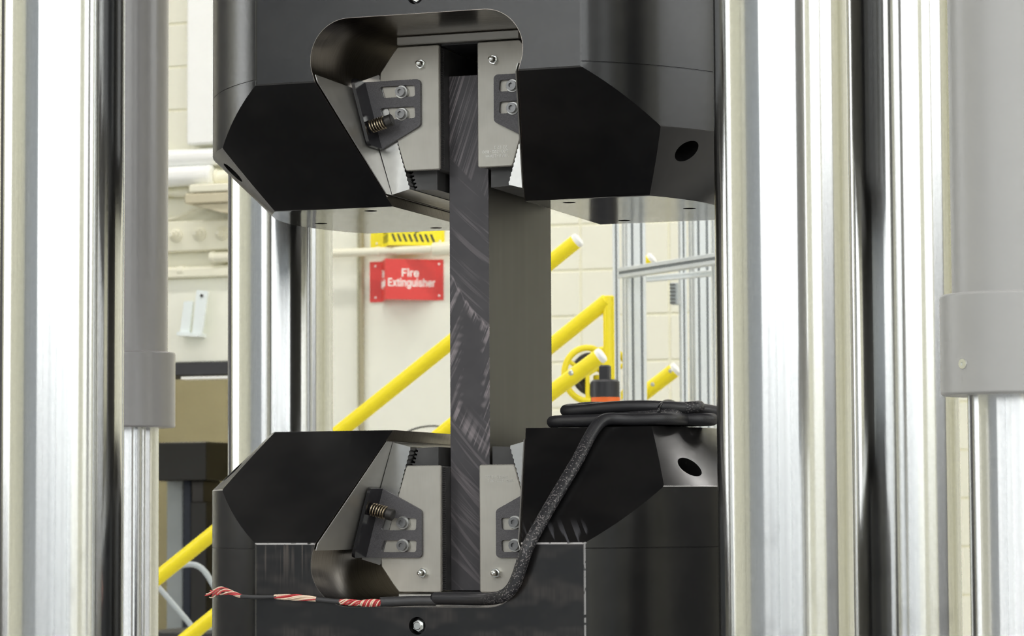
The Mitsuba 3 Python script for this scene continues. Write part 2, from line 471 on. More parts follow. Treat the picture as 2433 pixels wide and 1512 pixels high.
struct('wall_front', bx(XL, XR, YF - .2, YF, FLOOR, CEIL), 'm_hall_grey')
for k in range(6):
    window('front', -3.35 + k * 1.97, -3.35 + k * 1.97 + 1.86, (6, 9, 7, 5, 8, 6)[k])
window('right', -8.9, -7.3, 4)
window('right', -7.2, -5.6, 4)
window('right', -3.8, -1.1, 6)
window('left', -1.4, 2.7, 6, .35, 4.0)
struct('added_dark_panel_left', bx(XL, XL + .05, -1.0, 4.25, FLOOR, .12), 'm_door_dark')  # unseen dark panel added to darken what the lower head reflects
struct('door_1', bx(XR - .08, XR, -.7, 3.2, FLOOR, 1.35), 'm_door_dark')
window('right', -.6, 3.1, 7, 1.48, 4.2)
struct('door_2', bx(XL, XL + .08, 4.3, 9.3, FLOOR, 3.8), 'm_door_dark')

# ceiling lamps; those nearest the side walls are added to brighten them
for k, (lx, ly) in enumerate([(-6.5, 7.2), (-3.6, 7.2), (-.7, 7.2), (2.2, 7.2), (-4.5, 2.6), (-1.2, 3.4), (2.8, 4.2), (-4.2, -2.5), (1.0, -3.2), (4.8, -2.5), (-1.5, -6.2), (3.5, -6.2), (-7.6, -5.6), (-7.6, -.6), (6.6, 5.2)]):
    t = thing('ceiling_lamp', 'long white ceiling lamp high above the hall, out of the picture', 'lamp', 'ceiling lamps of the hall')
    part(t, 'housing', bx(lx - 1.0, lx + 1.0, ly - .22, ly + .22, CEIL - .14, CEIL - .001, .01), 'm_white', False)
    z = CEIL - .145
    q = trimesh.Trimesh([[lx - .97, ly - .2, z], [lx + .97, ly - .2, z], [lx + .97, ly + .2, z], [lx - .97, ly + .2, z]], [[0, 2, 1], [0, 3, 2]])
    part(t, 'diffuser', mikit.ply(q, 'm_white', emitter=lamp_em), None)

t = thing('ceiling_lamp', 'unseen lamp added to brighten the passage behind the doorway, out of the picture', 'lamp')
px_, py_ = (door_x0 + door_x1) / 2, YB + 1.2
part(t, 'housing', bx(px_ - .35, px_ + .35, py_ - .2, py_ + .2, 1.53, 1.599, .005), 'm_white', False)
q = trimesh.Trimesh([[px_ - .33, py_ - .18, 1.528], [px_ + .33, py_ - .18, 1.528], [px_ + .33, py_ + .18, 1.528], [px_ - .33, py_ + .18, 1.528]], [[0, 2, 1], [0, 3, 2]])
part(t, 'diffuser', mikit.ply(q, 'm_white', emitter={'type': 'area', 'radiance': {'type': 'rgb', 'value': [32, 30, 25]}}), None)  # lamp added only to light the passage

# ------------------------------------------------------------------ the load frame
W2, D2, RC = 0.3387, 0.2496, 0.05645
TOPZ, BASEZ = 0.95, -0.75
base = thing('machine_base', 'black base block that the columns stand on, below the picture', 'machine base')
put(base, bx(-.72, .72, -.58, .58, FLOOR, BASEZ, .01), 'm_black_plain', False)
xh = thing('crosshead', 'black crosshead that joins the columns above the picture', 'crosshead')
put(xh, bx(-.72, .72, -.58, .58, TOPZ, TOPZ + .45, .01), 'm_black_plain', False)
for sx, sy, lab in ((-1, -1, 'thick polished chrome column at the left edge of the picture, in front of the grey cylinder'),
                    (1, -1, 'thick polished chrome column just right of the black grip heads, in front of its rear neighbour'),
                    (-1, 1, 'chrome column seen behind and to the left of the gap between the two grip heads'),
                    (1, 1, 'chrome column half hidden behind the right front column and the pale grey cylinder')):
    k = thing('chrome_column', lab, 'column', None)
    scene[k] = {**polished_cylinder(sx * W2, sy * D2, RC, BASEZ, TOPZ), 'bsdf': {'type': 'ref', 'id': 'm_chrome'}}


# grip heads -------------------------------------------------------
def tip_hull():
    """The wedge pocket in the xh plane (h = distance from the tip): two round corners, flaring from the tip."""
    rc = 0.037
    c1 = Point(-(0.1015 - rc), 0.16 - rc).buffer(rc, quad_segs=24)
    c2 = Point(0.1015 - rc, 0.16 - rc).buffer(rc, quad_segs=24)
    slope = 0.2979
    return shapely.unary_union([c1, c2, Polygon([(-SW, 0), (SW, 0), (SW - .05 * slope, -.05), (-SW + .05 * slope, -.05)])]).convex_hull


def head_solid():
    g = 0.0007
    prof = [[0, 0], [RB - g, 0], [RB, g * .7], [R - .0006, H2 - .0003], [R, H2 + .0006], [R, .1078], [R - .0006, .1081], [R - .0006, .1085], [R, .1088], [R, .62], [0, .62]]
    prof = [(r, h) for r, h in prof]
    b = m3.Manifold.revolve(m3.CrossSection([prof]), 240)        # axis of the profile becomes z = h
    slope = math.atan2(D0 - D1, H1)                               # front slope against the vertical
    for s in (-1, 1):
        b = b.trim_by_plane([0, s, 0], -D0)                       # keep s*y > -D0
        n = np.array([0, s * math.cos(slope), math.sin(slope)])   # slope plane through (y=-s*D0, h=H1), (y=-s*D1, h=0)
        b = b.trim_by_plane(n.tolist(), float(n @ np.array([0, -s * D0, H1])))
        half = slope / 2
        n2 = np.array([0, s * math.cos(half), math.sin(half)])
        b = b.trim_by_plane(n2.tolist(), float(n2 @ np.array([0, -s * D0, H1])) + .00035)
        n3 = np.array([0, s * math.cos((slope + math.pi / 2) / 2), math.sin((slope + math.pi / 2) / 2)])
        b = b.trim_by_plane(n3.tolist(), float(n3 @ np.array([0, -s * D1, 0])) + .0003)
        a = math.sqrt(R * R - D0 * D0)
        al = math.asin(a / R) / 2
        for q in (-1, 1):
            n4 = np.array([-q * math.sin(al), s * math.cos(al), 0])
            b = b.trim_by_plane(n4.tolist(), float(n4 @ np.array([q * a, -s * D0, 0])) + .0004)
    return b


def pocket_solid(grow=0.0, y=0.3):
    p = tip_hull().buffer(grow)
    m = prism(p, -y, y)
    q = m3.Manifold(m3.Mesh(m.vertices.astype(np.float32), m.faces.astype(np.uint32)))
    return q


def cylinder_solid(a, b, r, n=40):
    m = rod(a, b, r, n)
    m.merge_vertices()
    return m3.Manifold(m3.Mesh(m.vertices.astype(np.float32), m.faces.astype(np.uint32)))


def build_head():
    solid = head_solid()
    poly = tip_hull()
    pk = pocket_solid()
    body = solid - pk
    # drilled holes: four square to the cone, some in the tip face, one counterbore in the front face
    cone_n = np.array([math.cos(math.atan2(RB - R, H2) + 0), 0, 0])
    for al in (60, -60, 120, -120):
        rad = np.array([math.sin(math.radians(al)), -math.cos(math.radians(al)), 0])
        t = math.atan2(R - RB, H2)
        n = rad * math.cos(t) + np.array([0, 0, -1]) * math.sin(t)
        c = rad * (RB + (R - RB) * .0372 / H2) + np.array([0, 0, .0372])
        body = body - cylinder_solid(c - n * .035, c + n * .02, .0122)
    for x, y, r in ((.0985, -.088, .006), (-.0985, -.088, .006), (.0985, .088, .006), (-.0985, .088, .006), (.188, .004, .006), (-.188, .004, .006)):
        body = body - cylinder_solid((x, y, -.01), (x, y, .02), r)
    body = body - cylinder_solid((0, -.25, .1761), (0, -D0 + .009, .1761), .0078)
    # polished lining of the pocket: a thin shell inside the pocket, cut by the same faces as the head
    lining = (solid ^ (pk - pocket_solid(-.0004, .31).translate([0, 0, 0])))
    return body, lining


body, lining = build_head()
BODY, LINING = tm(body), tm(lining)
# keep the lining only where it lies against the pocket's walls (not across its mouth at the tip)


def placed(mesh, up):
    """From (x, y, h) to the world: the lower head points up (z = -h), the upper one down (z = GAP + h)."""
    m = mesh.copy()
    v = m.vertices.copy()
    if up:
        v[:, 2] = GAP + v[:, 2]
        m.vertices = v
    else:
        v[:, 2] = -v[:, 2]
        m.vertices = v
        m.faces = m.faces[:, ::-1]
    return m


def pair(m, x, up):
    """The same, mirrored to the right side of the pocket when x > 0 (the master lies on the left side)."""
    m = m.copy()
    if x > 0:
        v = m.vertices.copy()
        v[:, 0] *= -1
        m.vertices = v
        m.faces = m.faces[:, ::-1]
    return placed(m, up)


heads = {}
for up in (True, False):
    h = thing('grip_head', 'black hydraulic grip head at the top, gripping the upper end of the steel bar' if up
              else 'black hydraulic grip head at the bottom, with the cable coil lying on it', 'machine grip')
    heads[up] = h
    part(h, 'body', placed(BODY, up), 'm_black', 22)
    part(h, 'pocket_lining', placed(LINING, up), 'm_pocket', 22, 'machined bare steel lining of the wedge pocket')
    z = .1761
    scr = cat_(rod((0, -D0 + .0085, z), (0, -D0 + .003, z), .0062, 6), rod((0, -D0 + .004, z), (0, -D0 - .0005, z), .0036, 16))
    part(h, 'grease_fitting', placed(scr, up), 'm_zinc', 30, 'small bright fitting in a counterbore of the front face')
    # neck between the head and the frame
    part(h, 'neck', placed(lathe([[0, .62], [.2, .62], [.2, TOPZ - GAP if up else -BASEZ], [0, TOPZ - GAP if up else -BASEZ]], 96), up), 'm_black_plain', 30)
    part(h, 'piston_plate', placed(bx(-.0605, .0605, -.1175, .1175, .1512, .1592, .0008), up), 'm_wear_plate', 20, 'bare steel plate across the bottom of the pocket')
    part(h, 'light_blocker', placed(cat_(bx(-.0185, .0185, -.1100, .0835, .1496, .1510), bx(-.0185, .0185, .0835, .0990, .1500 if not up else .1265, .1510)), up), 'm_black_plain', False, 'added black blocker that keeps the gap between the jaws dark')  # added to stop light from behind showing between the jaws
    # stationary wear plates on the two flanks of the pocket
    for s in (-1, 1):
        e = np.array([.2857, .9583]) * 1.0
        slope = 0.2979
        def wall_x(hh, off): return -(SW + slope * hh) + off
        poly = [(wall_x(.0105, .0005), .0105), (wall_x(.0105, .0014), .0108), (wall_x(.110, .0014), .110), (wall_x(.110, .0005), .110)]
        wp = prism(poly, -.3, .3)
        wp = m3.Manifold(m3.Mesh(wp.vertices.astype(np.float32), wp.faces.astype(np.uint32))) ^ head_solid()
        part(h, 'wear_plate', pair(tm(wp), s, up), 'm_wear_plate', 20, 'bare steel wear plate on the flank of the pocket')

# wedge jaws ---------------------------------------------------------
YJ, YI, TS = -.1155, -.1005, .0195
plate_poly = rounded([(-.0605, .1499), (-.0188, .1499), (-.0188, .0330), (-.0522, .0330), (-.0535, .0355), (-.0782, .1190), (-.0778, .1262), (-.0660, .1430)], .0022)
SL = 0.2979


def hexa(r, y0, y1, cx, cz, rot=0.0):
    a = np.arange(6) * np.pi / 3 + rot
    return prism([(cx + r * math.cos(t), cz + r * math.sin(t)) for t in a], y0, y1, r * .06)


def ydisc(cx, cz, prof, n=32):
    """A turned piece with its axis along -y at (cx, cz): profile [(radius, distance towards the camera from YJ)]."""
    m = lathe(prof, n)
    return orient(m, (cx, YJ, cz), (cx, YJ - 1, cz))


def socket_bolt(cx, cz, y):
    bolt = m3.Manifold.cylinder(.0046, .0047, .0046, 36)
    bolt = bolt - m3.Manifold.cylinder(.01, .0025, .0025, 6).translate([0, 0, .0020])
    return orient(tm(bolt), (cx, y, cz), (cx, y - 1, cz))


def liner_poly():
    pts = [(-.0662, .0113), (-.0490, .0158)]
    n = 26
    p0, p1 = np.array([-.0490, .0158]), np.array([-.0797, .1248])
    d = (p1 - p0)
    nn = np.array([d[1], -d[0]]) / np.linalg.norm(d)
    out = [tuple(pts[0])]
    for k in range(n):
        out.append(tuple(p0 + d * (k / n)))
        out.append(tuple(p0 + d * ((k + .62) / n) + nn * .0009))
    out.append(tuple(p1))
    out.append((-.0976, .1196))
    return Polygon(out)


def rack_poly():
    """The wedge body's outline: toothed on its outer flank, stepped back below the jaw face."""
    p0, p1 = np.array([-.0481, .0160]), np.array([-.0785, .1215])
    d = p1 - p0
    nn = np.array([-d[1], d[0]]) / np.linalg.norm(d)
    n, out = 30, []
    for k in range(n):
        a = p0 + d * (k / n)
        b = p0 + d * ((k + .5) / n)
        out += [tuple(a - nn * .0022), tuple(p0 + d * ((k + .1) / n)), tuple(b), tuple(p0 + d * ((k + .6) / n) - nn * .0022)]
    out += [(-.0785, .1225), (-.060, .1470), (-TS, .1485), (-TS, .0345), (-.0266, .0335), (-.0266, .0158)]
    return Polygon(out).buffer(0)


def bracket_parts():
    bend0, bend1 = np.array([-.0745, .0543]), np.array([-.0914, .1179])
    outline = rounded([tuple(bend1), (-.0362, .1181), (-.0362, .0748), (-.0395, .0728), tuple(bend0)], .0042)
    outline = shapely.unary_union([outline, Polygon([tuple(bend1), tuple(bend1 + [.008, 0]), tuple(bend0 + [.006, .0032]), tuple(bend0)])])
    slot1 = rounded([(-.0775, .1128), (-.0420, .1128), (-.0412, .1020), (-.0742, .1020)], .0022)
    slot2 = rounded([(-.0772, .0927), (-.0420, .0927), (-.0412, .0816), (-.0735, .0816)], .0022)
    notch = shapely.unary_union([rounded([(-.0500, .1070), (-.0458, .1070), (-.0458, .1005), (-.0500, .1005)], .0005), rounded([(-.0500, .0862), (-.0458, .0862), (-.0458, .0800), (-.0500, .0800)], .0005)])
    plate = prism(outline.difference(shapely.unary_union([slot1, slot2])), YJ - .0040, YJ - .0002)
    # flange: bent towards the camera along the slanted edge
    d = (bend1 - bend0) / np.linalg.norm(bend1 - bend0)
    nrm = np.array([-d[1], d[0]])
    a, b = bend0, bend1
    quad = Polygon([tuple(a), tuple(b), tuple(b + nrm * .003), tuple(a + nrm * .003)])
    L = np.linalg.norm(b - a)
    # flange as a rounded plate in its own plane (s along the bend, w towards the camera)
    fl = rounded([(0, -.004), (L, -.004), (L, .034), (0, .034)], .005)
    fl = shapely.unary_union([fl, sbox(0, -.004, L, .006)])
    hole_s = .024
    m = trimesh.creation.extrude_polygon(fl, .003, engine='earcut')
    v = m.vertices.copy()
    w = a[None] + v[:, :1] * d[None] + v[:, 2:] * nrm[None]
    m.vertices = np.c_[w[:, 0], YJ - .0002 - np.maximum(v[:, 1], 0), w[:, 1]]
    if m.volume < 0:
        m.faces = m.faces[:, ::-1]
    # screw through the flange, with its spring and black tip
    c2 = a + d * .0192
    c = np.array([c2[0], YJ - .0215, c2[1]])
    ax = np.array([-nrm[0], 0.0, -nrm[1]])
    return plate, m, c, ax


PLATE, FLANGE, SC, SA = bracket_parts()
LINER, RACK = liner_poly(), rack_poly()


def ridged_face():
    """The jaw's gripping face: fine horizontal ridges."""
    n = 56
    hs = np.linspace(.0350, .1478, n * 2 + 1)
    pts = [(-TS - .003, hs[0])] + [(-TS - (.0006 if k % 2 else 0), hs[k]) for k in range(len(hs))] + [(-TS - .003, hs[-1])]
    return prism(Polygon(pts), YJ + .0042, .1005)


GRIP = ridged_face()


def build_jaw(x, up):
    side = 'left' if x < 0 else 'right'
    where = 'upper' if up else 'lower'
    j = thing('wedge_jaw', {(-1, True): 'upper left wedge jaw with its slotted bracket and spring screw fully in view',
                            (1, True): 'upper right wedge jaw, half hidden by the black head, faint etched marking on its plate',
                            (-1, False): 'lower left wedge jaw with oily rack plate and spring screw fully in view',
                            (1, False): 'lower right wedge jaw, partly hidden by the black head and the braided cable'}[(x, up)], 'grip jaw')
    P = lambda m: pair(tm(m), x, up)
    part(j, 'wedge_body', P(prism(RACK, YI, .1005)), 'm_jaw_black', 20, 'blackened wedge with a toothed outer flank')
    part(j, 'grip_face', P(GRIP), 'm_jaw_black', 20, 'finely ridged gripping face')
    part(j, 'face_plate', P(prism(plate_poly, YJ, YJ + .004, .0008)), 'm_jaw_plate', 25, 'pale grey flat plate')
    part(j, 'backing', P(prism(plate_poly.buffer(-.0012), YJ + .0041, YI - .0001)), 'm_jaw_black', 25)
    part(j, 'rack_plate', P(prism(LINER, YJ + .0005, .1005)), 'm_steel', 20, 'bright toothed steel strip')
    # grease fitting
    cx, cz = -.0346 - .0012, .1320
    g = part(j, 'grease_fitting', P(cat_(hexa(.0046, YJ - .0045, YJ, cx, cz, .3), ydisc(cx, cz, [[0, .004], [.0030, .004], [.0030, .0062], [.0018, .0078], [.0018, .0095], [.0024, .0105], [.0022, .0122], [.0009, .0128], [.0009, .0115], [0, .0115]], 24))), 'm_zinc', 30, 'zinc plated grease nipple')
    b = part(j, 'bracket', P(PLATE), 'm_bracket', 20, 'dark slotted sheet steel bracket')
    part(b, 'flange', P(FLANGE), 'm_gloss_black', 30, 'glossy black bent flange')
    for bz in (.1067, .0858):
        part(b, 'washer', P(ydisc(-.0547, bz, [[.002, .0001], [.0060, .0001], [.0062, .0004], [.0062, .0046], [.0059, .0050], [.002, .0050]], 40)), 'm_washer', 30)
        part(b, 'bolt', P(socket_bolt(-.0547, bz, YJ - .0048)), 'm_bolt', 30)
    if x < 0:
        part(b, 'screw', P(rod(SC - SA * .0045, SC + SA * .0225, .0040, 20)), 'm_dark_steel', 30)
        th = np.linspace(0, 2 * np.pi * 5.5, 150)
        e1 = np.cross(SA, [0, 1, 0]); e1 /= np.linalg.norm(e1)
        e2 = np.cross(SA, e1)
        pth = SC[None] + SA[None] * (np.linspace(.0012, .0150, 150))[:, None] + .0056 * (np.cos(th)[:, None] * e1[None] + np.sin(th)[:, None] * e2[None])
        part(b, 'spring', P(tube(pth, .00085, 8)[0]), 'm_spring', 35, 'brassy coil spring')
        part(b, 'screw_tip', P(rod(SC + SA * .0158, SC + SA * .0230, .0056, 24)), 'm_dark_steel', 30, 'black screw end')
    return j


jaws = {(x, up): build_jaw(x, up) for up in (True, False) for x in (-1, 1)}

# test bar -------------------------------------------------------------
single('steel_bar', bx(-TS, TS, -.0875, .0975, -.1490, .3325, .0004), 'm_specimen', 'upright dark steel test bar with grinding marks, clamped between the grip heads', 'steel bar', False)

# lift cylinders -------------------------------------------------------
RT = .040


def lift_cylinder(x, y, z_collar, h_collar, m, label, screw=None):
    t = thing('lift_cylinder', label, 'hydraulic cylinder')
    rc_, rr_ = RT * 1.2277, RT * .747
    z0, z1 = z_collar, z_collar + h_collar
    part(t, 'tube', lathe([[0, z1 - .01], [RT, z1 - .01], [RT, TOPZ], [0, TOPZ]], 96, (x, y, 0)), m, 30)
    b = .0022
    prof = [[rr_ - .001, z0], [rc_ - b, z0]] + [[rc_ - b + b * math.sin(a), z0 + b - b * math.cos(a)] for a in np.linspace(.2, math.pi / 2, 6)] + \
           [[rc_ - b + b * math.cos(a), z1 - b + b * math.sin(a)] for a in np.linspace(0, math.pi / 2, 6)] + [[RT - .001, z1 + .0006], [RT - .001, z1 - .004], [rr_ - .001, z1 - .004], [rr_ - .001, z0]]
    part(t, 'collar', lathe(prof, 96, (x, y, 0)), m, 40)
    key = numbered(f'{t}__rod'); USED.add(key)
    scene[key] = {**polished_cylinder(x, y, rr_, BASEZ, z0 + .01), 'bsdf': {'type': 'ref', 'id': 'm_rod'}}
    tag(key, 'polished chrome rod')
    return t, rc_


lz1, lz0 = at(350, 838, .462)[2], at(350, 1014, .462 - .04)[2]
lift_cylinder(-.6195, .462, lz0, lz1 - lz0, 'm_grey_paint', 'grey painted lift cylinder at the left, above its thin chrome rod')
rx, ry = .5647, -.4817
rz1, rz0 = at(2330, 693, ry - .04)[2], at(2330, 936, ry - .04)[2]
t, rc_ = lift_cylinder(rx, ry, rz0, rz1 - rz0, 'm_grey_paint_light', 'pale grey painted lift cylinder at the right edge of the picture, nearest to the viewer')
c = at(2288, 865, ry - .03)
ang = math.atan2(c[1] - ry, c[0] - rx)
d = ray(2288, 865)
A_, B_ = np.dot(d[:2], d[:2]), np.dot(d[:2], CAM[:2] - [rx, ry])
C_ = np.dot(CAM[:2] - [rx, ry], CAM[:2] - [rx, ry]) - rc_ ** 2
tt = (-B_ - math.sqrt(B_ * B_ - A_ * C_)) / A_
c = CAM + d * tt
n = np.array([c[0] - rx, c[1] - ry, 0]); n /= np.linalg.norm(n)
ss = m3.Manifold.cylinder(.0016, .0040, .0036, 28) - m3.Manifold.cylinder(.01, .0016, .0016, 6).translate([0, 0, .0006])
part(t, 'set_screw', orient(tm(ss), c - n * .0006, c + n), 'm_zinc', 30, 'small socket set screw')

# etched marking on the two right-hand plates
def text_on(text, height, origin, xdir, ydir, depth=.0003):
    m = meshkit.text_mesh(text, height, depth)
    X, Y = np.asarray(xdir, float), np.asarray(ydir, float)
    X, Y = X / np.linalg.norm(X), Y / np.linalg.norm(Y)
    Z = np.cross(X, Y)
    v = m.vertices
    m.vertices = np.asarray(origin, float)[None] + v[:, :1] * X + v[:, 1:2] * Y + v[:, 2:] * Z
    return m


mat('m_etch', (0.85, 0.85, 0.82), 0.6)
mat('m_etch_faint', (0.52, 0.515, 0.48), 0.5)
for u, v, txt in ((1208, 366, 'TW 3-10mm'), (1208, 355.5, '100-222-880'), (1206, 346, '22 12 1')):
    part(jaws[(1, True)], 'marking', text_on(txt, .0026, at(u, v, YJ - .0001), (-1, 0, 0), (0, 0, -1)), 'm_etch', False, 'etched lettering, upside down')
for u, v, txt in ((1152, 1137, 'TW 3-10mm'), (1158, 1146, '100-222-880')):
    part(jaws[(1, False)], 'marking', text_on(txt, .0026, at(u, v, YJ - .0001), (1, 0, 0), (0, 0, 1)), 'm_etch_faint', False, 'faint etched lettering')

# ------------------------------------------------------------------ cable
SLN = np.array([0, -math.cos(math.atan2(D0 - D1, H1)), math.sin(math.atan2(D0 - D1, H1))])


def on_slope(u, v, off):
    return hit(u, v, np.array([0, -D0, -H1]) + SLN * off, SLN)


CR = .0056
cable = thing('braided_cable', 'black braided cable coiled on the lower grip head, hanging down to red and cream wires', 'cable')
pts = [(.262, -.015, .0085), (.240, -.035, .0095), (.222, -.052, .0150)]
for k in range(52):
    th = 2 * math.pi * k / 13.0 + .9
    lap = min(3, k // 13)
    a = (.066, .058, .071, .064)[lap] + .004 * math.sin(k * 1.7)
    b = (.027, .014, .031, .018)[lap] + .003 * math.cos(k * .9)
    f = np.clip((k - 23) / 5, 0, 1)
    z = (1 - f) * .0165 + f * .0068 + (.0012 * math.sin(k * 1.3) + .0012) * (1 - f)
    pts.append((.151 + a * math.cos(th) + .004 * math.sin(k * .37), -.063 - b * math.sin(th), z))
pts += [(.200, -.100, .0068)]
pts += [[at(u, v, -.109)[0], -.109, .0066] for u, v in ((1560, 1010), (1490, 1004))]
pts += [[at(1444, 1000, -.114)[0], -.115, .0070], at(1420, 1010, -.126).tolist()]
pts += [on_slope(u, v, CR + .0013).tolist() for u, v in ((1400, 1040), (1378, 1083), (1345, 1140), (1308, 1202), (1274, 1262))]
def on_floor(u, y, r, lift=.0016):
    """A point of the cable where it lies on the floor of the lower pocket."""
    z = -.16 + r + lift
    return [at(u, 1436, y)[0], y, z]


pts += [at(1254, 1300, -.2352).tolist(), at(1240, 1340, -.2360).tolist(), at(1227, 1378, -.2350).tolist(), at(1211, 1405, -.2335).tolist(), at(1190, 1418.5, -.2285).tolist(),
        on_floor(1152, -.214, CR), on_floor(1095, -.208, CR), on_floor(1030, -.206, CR)]
path = spline(pts, 900)
m, uv = tube(path, CR, 16)
part(cable, 'sleeve', m, 'm_braid', True, 'black braided sleeve', uv=uv)
th = np.linspace(0, 2 * np.pi, 40)
tp = np.c_[np.full(40, .187), -.066 + .038 * np.cos(th), .0136 + .0110 * np.sin(th)]
part(cable, 'cable_tie', tube(tp, .0013, 8, False)[0], 'm_gloss_black', True, 'thin black cable tie')


def lead(us, r):
    return spline([at(u, v, y) for u, v, y in us], 40)


SEG = {'a': [(1036, 1428.5, -.206), (990, 1428.5, -.213), (950, 1429.5, -.220), (903, 1431, -.2290)],
       'b': [(808, 1430.5, -.2330), (780, 1428, -.2332), (752, 1425, -.2335)],
       'c': [(657, 1418.5, -.234), (615, 1419.5, -.234), (573, 1418, -.2335)]}
for k, r in (('a', .0044), ('b', .0023), ('c', .0019)):
    part(cable, 'heat_shrink', tube(lead(SEG[k], r), r, 20)[0], 'm_shrink', 40, 'black shrink tubing')
BUN = [([(910, 1432.5, -.228), (885, 1433.5, -.2305), (856, 1434, -.2320)], .0030, 2.2, 1.0),
       ([(862, 1434, -.2318), (830, 1432, -.2325), (803, 1430, -.2330)], .0024, 1.2, 1.0),
       ([(757, 1425.5, -.2333), (715, 1421, -.2338), (690, 1420, -.234), (652, 1418.5, -.234)], .0022, .7, .25),
       ([(577, 1418.5, -.2335), (556, 1411, -.233), (530, 1404, -.233), (512, 1407, -.233), (494, 1410, -.233)], .0019, 1.0, .6)]
for bi, (us, rad, turns, reds) in enumerate(BUN):
    base_p = lead(us, rad)
    n = len(base_p)
    s = np.linspace(0, 1, n)
    bulge = rad * (.62 + .38 * np.sin(np.pi * s))
    nw = 11 if bi != 3 else 13
    for k in range(nw):
        ph = 2 * np.pi * k / nw
        rr = bulge * (1.0 if k % 3 else .45)
        a = ph + 2 * np.pi * turns * s
        q = base_p.copy()
        q[:, 1] += rr * np.cos(a)
        q[:, 2] += rr * np.sin(a)
        if bi == 3:
            f = np.clip((s - .15) / .85, 0, 1)
            q[:, 2] += f ** 1.3 * rng.uniform(-.0032, .0042) + .0014 * np.sin(7 * s + k) * f
            q[:, 1] += f ** 1.5 * rng.uniform(-.004, .003)
            q[:, 0] += f ** 3 * rng.uniform(-.002, .012)
        red = (k % 2 == 0) if reds > .5 else (k % 5 == 0)
        part(cable, 'wire', tube(q, .00072 if bi < 3 else .00062, 7)[0], 'm_copper_red' if red else 'm_wire_cream', True)

# ------------------------------------------------------------------ things on the back wall, left of the machine
def hpipe(u0, u1, v, r_px, y, m, name, label, cat, group=None, ends=True):
    """A level pipe along the wall between two columns of the photograph."""
    p0 = at(u1, v, y)
    p1 = at(u0, v, y)
    p1[2] = p0[2]
    r = r_px * np.dot(p0 - CAM, _f) / FPX
    return p1, p0, r


def pipe(name, label, u0, u1, v, r_px, y, m='m_cream', extra=(), cat='pipe'):
    a, b, r = hpipe(u0, u1, v, r_px, y, m, name, label, cat)
    t = thing(name, label, cat)
    part(t, 'tube', rod(a, b, r, 28), m, 40)
    for e0, e1, k in extra:
        ea, eb = at(e0, v, y), at(e1, v, y)
        ea[2] = eb[2] = a[2]
        part(t, 'coupling', rod(ea, eb, r * k, 28), m, 40)
    return t


pipe('wall_pipe', 'upper of two thick white pipes at the left, under the white post', 250, 600, 368, 21, 9.38, 'm_white')
pipe('wall_pipe', 'lower of two thick white pipes at the left, with a rounded end', 250, 503, 416, 24, 9.36, 'm_white', ((488, 506, .96),))
pipe('wall_pipe', 'cream pipe stub behind the chrome column, level with the lower thick white pipe', 505, 640, 416, 18, 9.39, 'm_cream', ((512, 522, 1.15),))
pipe('wall_pipe', 'thin cream pipe with a fat coupling, just below the thick white pipes', 250, 560, 452, 8, 9.42, 'm_cream', ((414, 452, 1.4),))
pipe('wall_pipe', 'short cream pipe above the thin pipe, right of the three knobs', 500, 640, 607, 13, 9.40, 'm_cream', ((500, 512, 1.12),))
pipe('wall_pipe', 'thin cream pipe running along the wall under the three knobs', 250, 640, 637, 10.5, 9.42, 'm_cream', ((424, 440, 1.25),))
q0, q1 = at(447, 345, 9.36), at(530, 0, 9.36)
single('wall_post', bx(q0[0], q1[0], 9.34, 9.47, q0[2], at(480, -120, 9.36)[2], .008), 'm_white', 'white upright post on the block wall at the upper left', 'post', False)
t = thing('strut_channel', 'brownish steel strut channels under the thick white pipes', 'strut')
for k, (v0, v1, u0) in enumerate(((441, 460, 457), (463, 487, 447))):
    a, b = at(u0, v1, 9.3), at(640, v0, 9.3)
    m = bx(a[0], b[0], 9.26, 9.44, a[2], at(u0, v0, 9.3)[2], .006)
    part(t, 'rail', m, 'm_cream_dark' if k else 'm_cream', False)
a = at(462, 487, 9.3)
wz = at(520, 506, 9.3)[2]
part(t, 'shaded_underside', prism([(a[0], a[2] - .001), (at(640, 487, 9.3)[0], a[2] - .001), (at(640, 487, 9.3)[0], wz - .02), (at(530, 487, 9.3)[0], wz)], 9.28, 9.42), 'm_cream_dark', False)  # dark wedge for the tapered shade of the sloped underside
single('wall_cable', tube(spline([at(u, v, 9.42) for u, v in ((330, 530), (400, 521), (432, 512), (466, 497), (500, 492), (560, 489), (620, 492))], 60), .007, 10)[0], 'm_cream', 'cream cable sagging along the wall above the three knobs', 'cable', True)
t = thing('valve_panel', 'cream panel with three round knobs on the wall at the left', 'panel')
a, b = at(330, 601, 9.4), at(610, 523, 9.4)
part(t, 'plate', bx(a[0], b[0], 9.41, 9.46, a[2], at(470, 523, 9.4)[2], .006), 'm_cream', False)
for u, v in ((418, 560), (474, 557), (528, 555), (365, 563)):
    c = at(u, v, 9.41)
    part(t, 'knob', orient(lathe([[0, 0], [.031, 0], [.031, .012], [.024, .016], [.021, .034], [.015, .036], [.013, .058], [.010, .062], [0, .062]], 28), (c[0], 9.411, c[2]), (c[0], 8, c[2])), 'm_cream', 30)
t = thing('door_stop_bracket', 'pale slanting two-part bracket fixed to the wall above the doorway', 'bracket')
for quad, y0 in (([(467, 689), (494, 692), (479, 798), (456, 795)], 9.37), ([(437, 717), (458, 715), (449, 795), (427, 793)], 9.38)):
    P = [at(u, v, y0) for u, v in quad]
    part(t, 'plate', prism(rounded([(p[0], p[2]) for p in P], .004), y0, y0 + .012), 'm_pale_blue', False)
P = [at(u, v, 9.39) for u, v in ((427, 789), (479, 793), (479, 801), (427, 798))]
part(t, 'foot', prism([(p[0], p[2]) for p in P], 9.36, 9.44), 'm_pale_blue', False)
c = at(480, 703, 9.37)
